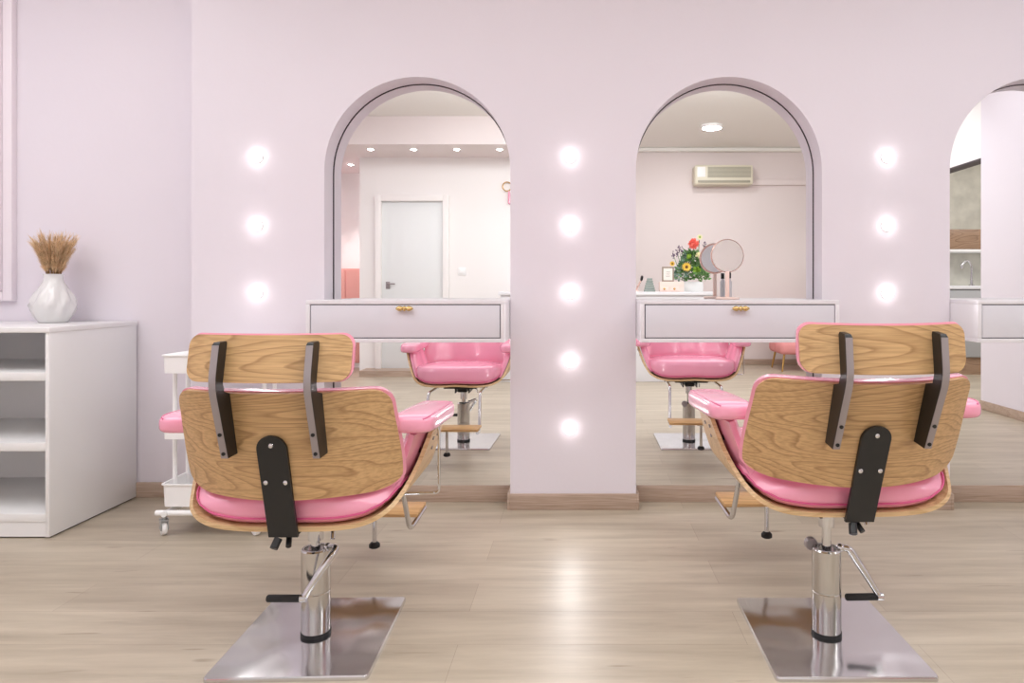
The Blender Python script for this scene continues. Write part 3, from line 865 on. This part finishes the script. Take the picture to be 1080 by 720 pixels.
# flowers in a white box
fx, fz, fy = 1.20, DZ, -1.19
pt = thing('flower_box', 'white square planter filled with a mixed flower bouquet on the desk', 'flowers', (fx, fy, DZ))
p = MB().box(-.105, .105, -.08, .08, 0, .105, .004); p.build('planter', M['ceramic'], pt)
lf = MB(); le = MB()
rnd = random.Random(11)
def leafquad(mb, p, d, n, l, w):
    s = d.cross(n)
    if s.length < 1e-4: return
    s = s.normalized()*w
    a = [p, p+d*l*.45+s, p+d*l, p+d*l*.45-s]
    mb.bm.faces.new([mb.bm.verts.new(q) for q in a])
for k in range(760):
    a = rnd.uniform(0, 2*PI); r_ = rnd.uniform(0, 1)**.5; zz = rnd.uniform(.13, .42)
    rad = .175*(1-max(0, (zz-.2)/.36))
    q = Vector((math.cos(a)*r_*rad-.03*(zz/.3)*0, math.sin(a)*r_*rad*.6, zz))
    d = Vector((math.cos(a)*.7+rnd.gauss(0, .5), math.sin(a)*.7+rnd.gauss(0, .5), rnd.gauss(.3, .5))).normalized()
    leafquad(lf if (q.x > -.04 or rnd.random() < .35) else le, q, d, Vector((rnd.gauss(0, 1), rnd.gauss(0, 1), rnd.gauss(0, 1))), rnd.uniform(.04, .075), rnd.uniform(.009, .017))
lf.build('leaves', M['leaf'], pt)['kind'] = 'stuff'
le.build('eucalyptus_leaves', M['leafblue'], pt)['kind'] = 'stuff'
def flower(x, z, r, mt, nm, centre=None, y=.10, petals=14, ball=False):
    f = MB()
    if ball:
        for k in range(70):
            d = Vector((rnd.gauss(0, 1), rnd.gauss(0, 1)+.5, rnd.gauss(0, 1))).normalized()
            leafquad(f, Vector((x, y-.02, z))+d*r*.5, d, Vector((rnd.gauss(0, 1), rnd.gauss(0, 1), rnd.gauss(0, 1))), r*.6, r*.25)
        f.ball((x, y-.02, z), r*.7, n=10)
    else:
        for lay in range(2):
            for k in range(petals):
                a = 2*PI*(k+lay*.5)/petals
                d = Vector((math.cos(a), .25+.4*lay, math.sin(a))).normalized()
                leafquad(f, Vector((x, y, z)), d, Vector((-math.sin(a)*.0+math.cos(a)*-.25, 1, math.sin(a)*-.25)), r*(1-.2*lay), r*.24)
    o = f.build(nm, mt, pt)
    if centre: MB().ball((x, y+.012, z), r*.3, (1, .5, 1), 10).build('flower_centre', centre, o)
def fpos(px, py): 
    q = V2(px, py, 7.23); return q[0]-fx, q[2]-DZ
for px, py, r, mt, nm, ce, bl in ((732, 257, .062, M['coral'], 'coral_flower', None, True), (724, 281.5, .056, M['yellow'], 'yellow_flower', M['brown'], False), (735, 285, .045, M['lime'], 'green_flower', None, True),
                                  (709, 278, .032, M['yellow'], 'yellow_flower', M['brown'], False), (738, 250, .036, M['cream'], 'cream_flower', M['lime'], False), (737, 269, .035, M['cream'], 'cream_flower', None, True), (727, 270, .028, M['lime'], 'green_flower', None, True)):
    x, z = fpos(px, py); flower(x, z, r, mt, nm, ce, ball=bl)
stm = MB()
for px, py in ((717, 262), (715, 266), (711, 269), (720, 265), (744, 258)):
    x, z = fpos(px, py)
    vs_ = MB()
    for k in range(14): vs_.ball((x+rnd.gauss(0, .008), .05+rnd.gauss(0, .008), z+rnd.gauss(0, .022)), .007, n=6)
    stm.tube([(x*.5, .03, .12), (x, .05, z)], .003, 5)
    vs_.build('violet_sprig', M['violet'], pt)
for px, py in ((732, 257), (738, 250)):
    x, z = fpos(px, py); stm.tube([(x*.7, .05, .15), (x, .085, z)], .004, 5)
stm.build('stems', M['leaf'], pt)
# drawer box, photo frame, brush, pyramid
t = thing('jewellery_box', 'small clear and blush drawer box with gold knobs left of the flowers', 'box', (.93, -.99, DZ))
MB().box(-.105, .145, -.06, .06, 0, .105, .006).build('body', M['blush'], t)
for x in (-.06, .045): 
    MB().box(x-.045, x+.045, .06, .066, .008, .055, .002).build('drawer', M['blush'], t)
for x in (-.06, .045): MB().ball((x, .072, .03), .012, n=10).build('knob', M['gold'], t)
t = thing('photo_frame', 'taupe picture frame with a handwritten card standing on the blush box', 'picture frame', (.915, -.99, DZ+.106))
f = MB()
for a in ((-.062, -.048, 0, .155), (.048, .062, 0, .155), (-.048, .048, 0, .014), (-.048, .048, .141, .155)): f.box(a[0], a[1], 0, .014, a[2], a[3], .002)
f.build('frame', M['taupe'], t)
MB().box(-.048, .048, .002, .008, .014, .141).build('card', M['paper'], t)
hw = MB()
for k in range(3): hw.tube([(-.02+.007*i, .0085, .1-.022*k+.004*math.sin(i*2.3+k)) for i in range(7)], .0016, 5)
hw.build('writing', M['ink'], t)
t = thing('hair_brush', 'dark-headed slanted hairbrush at the left end of the desk items', 'brush', (.62, -1.1, DZ))
MB().tube([(-.03, 0, .012), (-.02, 0, .03), (.01, 0, .09), (.022, 0, .115)], [.004, .010, .009, .008], 12).build('handle', M['rosegold'], t)
MB().tube([(.022, 0, .115), (.03, 0, .13), (.036, 0, .165), (.038, 0, .17)], [.008, .015, .014, .004], 12).build('head', M['black'], t)
MB().lathe([(.0005, 0), (.032, 0), (.032, .012), (.0005, .014)], (-.03, 0, 0), 20).build('stand', M['blush'], t)
t = MB(); 
for k in range(6):
    w0, w1 = .058-.006*k, .053-.006*k; t.box(-w0, w0, -w0*.7, w0*.7, .024*k, .024*(k+1)-.002, .004)
o = t.build('stacked_bottle_rack', M['sage'], None); o.location = (.735, -1.1, DZ)
tag(o, 'grey-green tapered stack beside the dark-headed hairbrush', 'stacked trays')

# air conditioner, conduit, ceiling light
t = thing('air_conditioner', 'cream wall air conditioner in the middle arched mirror', 'air conditioner', (1.77, YB-.001, 2.24))
MB().box(-.36, .36, 0, .20, 0, .24, .02, 3).build('body', M['ac'], t)
g = MB()
for k in range(9): g.box(-.20, .33, .199, .206, .085+.015*k, .094+.015*k)
g.build('grille', M['acgrey'], t)
MB().box(-.33, -.23, .199, .205, .09, .215, .003).build('control_panel', M['white_metal'], t)
MB().box(-.32, .32, .19, .215, .022, .05, .005).build('louvre', M['acgrey'], t)
struct('trim_4', MB().box(2.13, XR, YB, YB+.04, 2.255, 2.33, .006), M['wall_back'])
t = thing('ceiling_light', 'round white ceiling light above the air conditioner', 'ceiling light', (1.42, -1.23, H))
MB().lathe([(.0005, 0), (.112, 0), (.112, -.022), (.10, -.026)], n=40, caps=False).build('rim', M['white_metal'], t)
MB().lathe([(.0005, -.030), (.06, -.029), (.10, -.024)], n=40, caps=False).build('diffuser', M['lamp'], t)

# pink velvet chair with gold legs
t = thing('velvet_armchair', 'pink velvet armchair with gold legs against the back wall', 'armchair', (2.56, -1.93, 0))
MB().box(-.27, .27, -.25, .27, .2, .34, .05, 4).build('seat', M['velvet'], t)
b = MB()
b.slab(lambda u, v: (.29*math.sin(u*1.9), -.02-.27*math.cos(u*1.9), .24+.50*v), [-1+k/12 for k in range(25)], [k/8 for k in range(9)], lambda u, v: .06, lambda u, v: (-math.sin(u*1.9), math.cos(u*1.9), 0))
b.build('backrest', M['velvet'], t, 60)
for sx_ in (-1, 1):
    for sy_ in (-1, 1): MB().tube([(sx_*.2, sy_*.18, .21), (sx_*.235, sy_*.215, 0)], [.014, .009], 12).build('leg', M['gold'], t)

# kitchen corner beyond the right opening
KY = -1.46
struct('wall_kitchen_back', MB().box(XR, 6.1, KY-.72, KY-.62, 0, H), M['marble'])
t = thing('kitchen_base_cabinet', 'white and grey kitchen base cabinet in the right arched mirror', 'cabinet', (4.3, KY, 0))
MB().box(-1.0, 1.6, -.6, 0, .19, .95, .003).build('body', M['grey'], t)
MB().box(-1.0, 1.6, -.58, -.01, 0, .19).build('plinth', M['walnut'], t)
for x in (-.98, -.33, .32, .97): MB().box(x, x+.62, 0, .018, .2, .94, .003).build('door', M['grey'], t)
o = MB().box(3.3, 5.9, KY-.61, KY+.03, .952, .99, .004).build('worktop', M['lacquer'], None)
tag(o, 'pale worktop on the kitchen base cabinet in the right arched mirror', 'worktop')
t = thing('kitchen_wall_cabinet', 'ribbed brown wooden wall cabinet in the right arched mirror', 'cabinet', (4.3, KY, 1.41))
MB().box(-1.0, 1.6, -.6, -.25, 0, .23, .003).build('body', M['walnut'], t)
MB().box(-1.0, 1.6, -.6, -.24, -.03, -.002, .002).build('light_rail', M['white_metal'], t)
t = thing('kitchen_tap', 'curved steel tap on the kitchen worktop', 'tap', (4.5, KY-.25, .99))
MB().lathe([(.03, 0), (.03, .01), (.015, .02), (.015, .06)], n=20).build('base', M['chrome'], t)
MB().tube(fillet([(0, 0, .03), (0, 0, .24), (-.06, .02, .30), (-.14, .05, .24), (-.14, .05, .2)], .06, 6), .014, 12).build('spout', M['chrome'], t)

# ------------------------------------------------------------------ lights
def area(n, loc, rot, sx_, sy_, e, col=(1, 1, 1)):
    l = bpy.data.lights.new(n, 'AREA'); l.shape = 'RECTANGLE'; l.size = sx_; l.size_y = sy_; l.energy = e; l.color = col
    o = bpy.data.objects.new(n, l); C.objects.link(o); o.location = loc; o.rotation_euler = rot
    return o
area('fill_light_centre', (0, 1.1, 2.68), (0, 0, 0), 4.6, 1.1, 38, (.945, .99, 1))  # unseen fill added below the plain ceiling for the overall light
area('fill_light_back', (.6, .45, 2.66), (math.radians(-40), 0, 0), 4.2, .5, 60, (.95, .99, 1))  # added fill, tilted backward to brighten the room seen in the mirrors
area('fill_light_right', (2.3, 1.3, 2.68), (0, 0, 0), 1.2, 1.4, 14, (.93, .95, 1))  # added fill giving the right side a slight violet tint
area('fill_light_kitchen', (4.7, -.1, 2.68), (0, 0, 0), 1.6, 1.4, 45)  # unseen fill added to light the kitchen corner
area('fill_light_left', (-2.6, 1.4, 2.68), (0, 0, 0), .9, 1.6, 22, (.98, .97, 1))  # added fill that brightens the wall at the left, no fitting there
for x in (-2.21, -1.757, -1.303, -.85, -2.72):
    l = bpy.data.lights.new('downlight_lamp', 'SPOT'); l.energy = 8 if x > -2.5 else 190; l.spot_size = math.radians(95); l.spot_blend = .8; l.shadow_soft_size = .03; l.color = (1, .98, .97)
    o = bpy.data.objects.new('downlight_lamp', l); C.objects.link(o); o.location = (x, -1.06 if x > -2.5 else -1.95, 2.42)
l = bpy.data.lights.new('ceiling_lamp', 'AREA'); l.shape = 'DISK'; l.size = .2; l.energy = 13
o = bpy.data.objects.new('ceiling_lamp', l); C.objects.link(o); o.location = (1.42, -1.23, H-.034)
for b_ in [o for o in bpy.data.objects if o.name.split('.')[0] == 'wall_bulb']:     # each bulb throws its light into the room
    l = bpy.data.lights.new('bulb_lamp', 'SPOT'); l.energy = 2.8; l.spot_size = math.radians(150); l.spot_blend = .5; l.shadow_soft_size = .022; l.color = (1, .985, .98)
    o = bpy.data.objects.new('bulb_lamp', l); C.objects.link(o); o.location = (b_.location.x, YW-.062, b_.location.z); o.rotation_euler = (-PI/2, 0, 0)
w = bpy.data.worlds.new('world'); SC.world = w; w.use_nodes = True
w.node_tree.nodes['Background'].inputs[0].default_value = (1, .98, .98, 1); w.node_tree.nodes['Background'].inputs[1].default_value = .3
SC.cycles.max_bounces = 10; SC.cycles.diffuse_bounces = 6; SC.cycles.glossy_bounces = 6
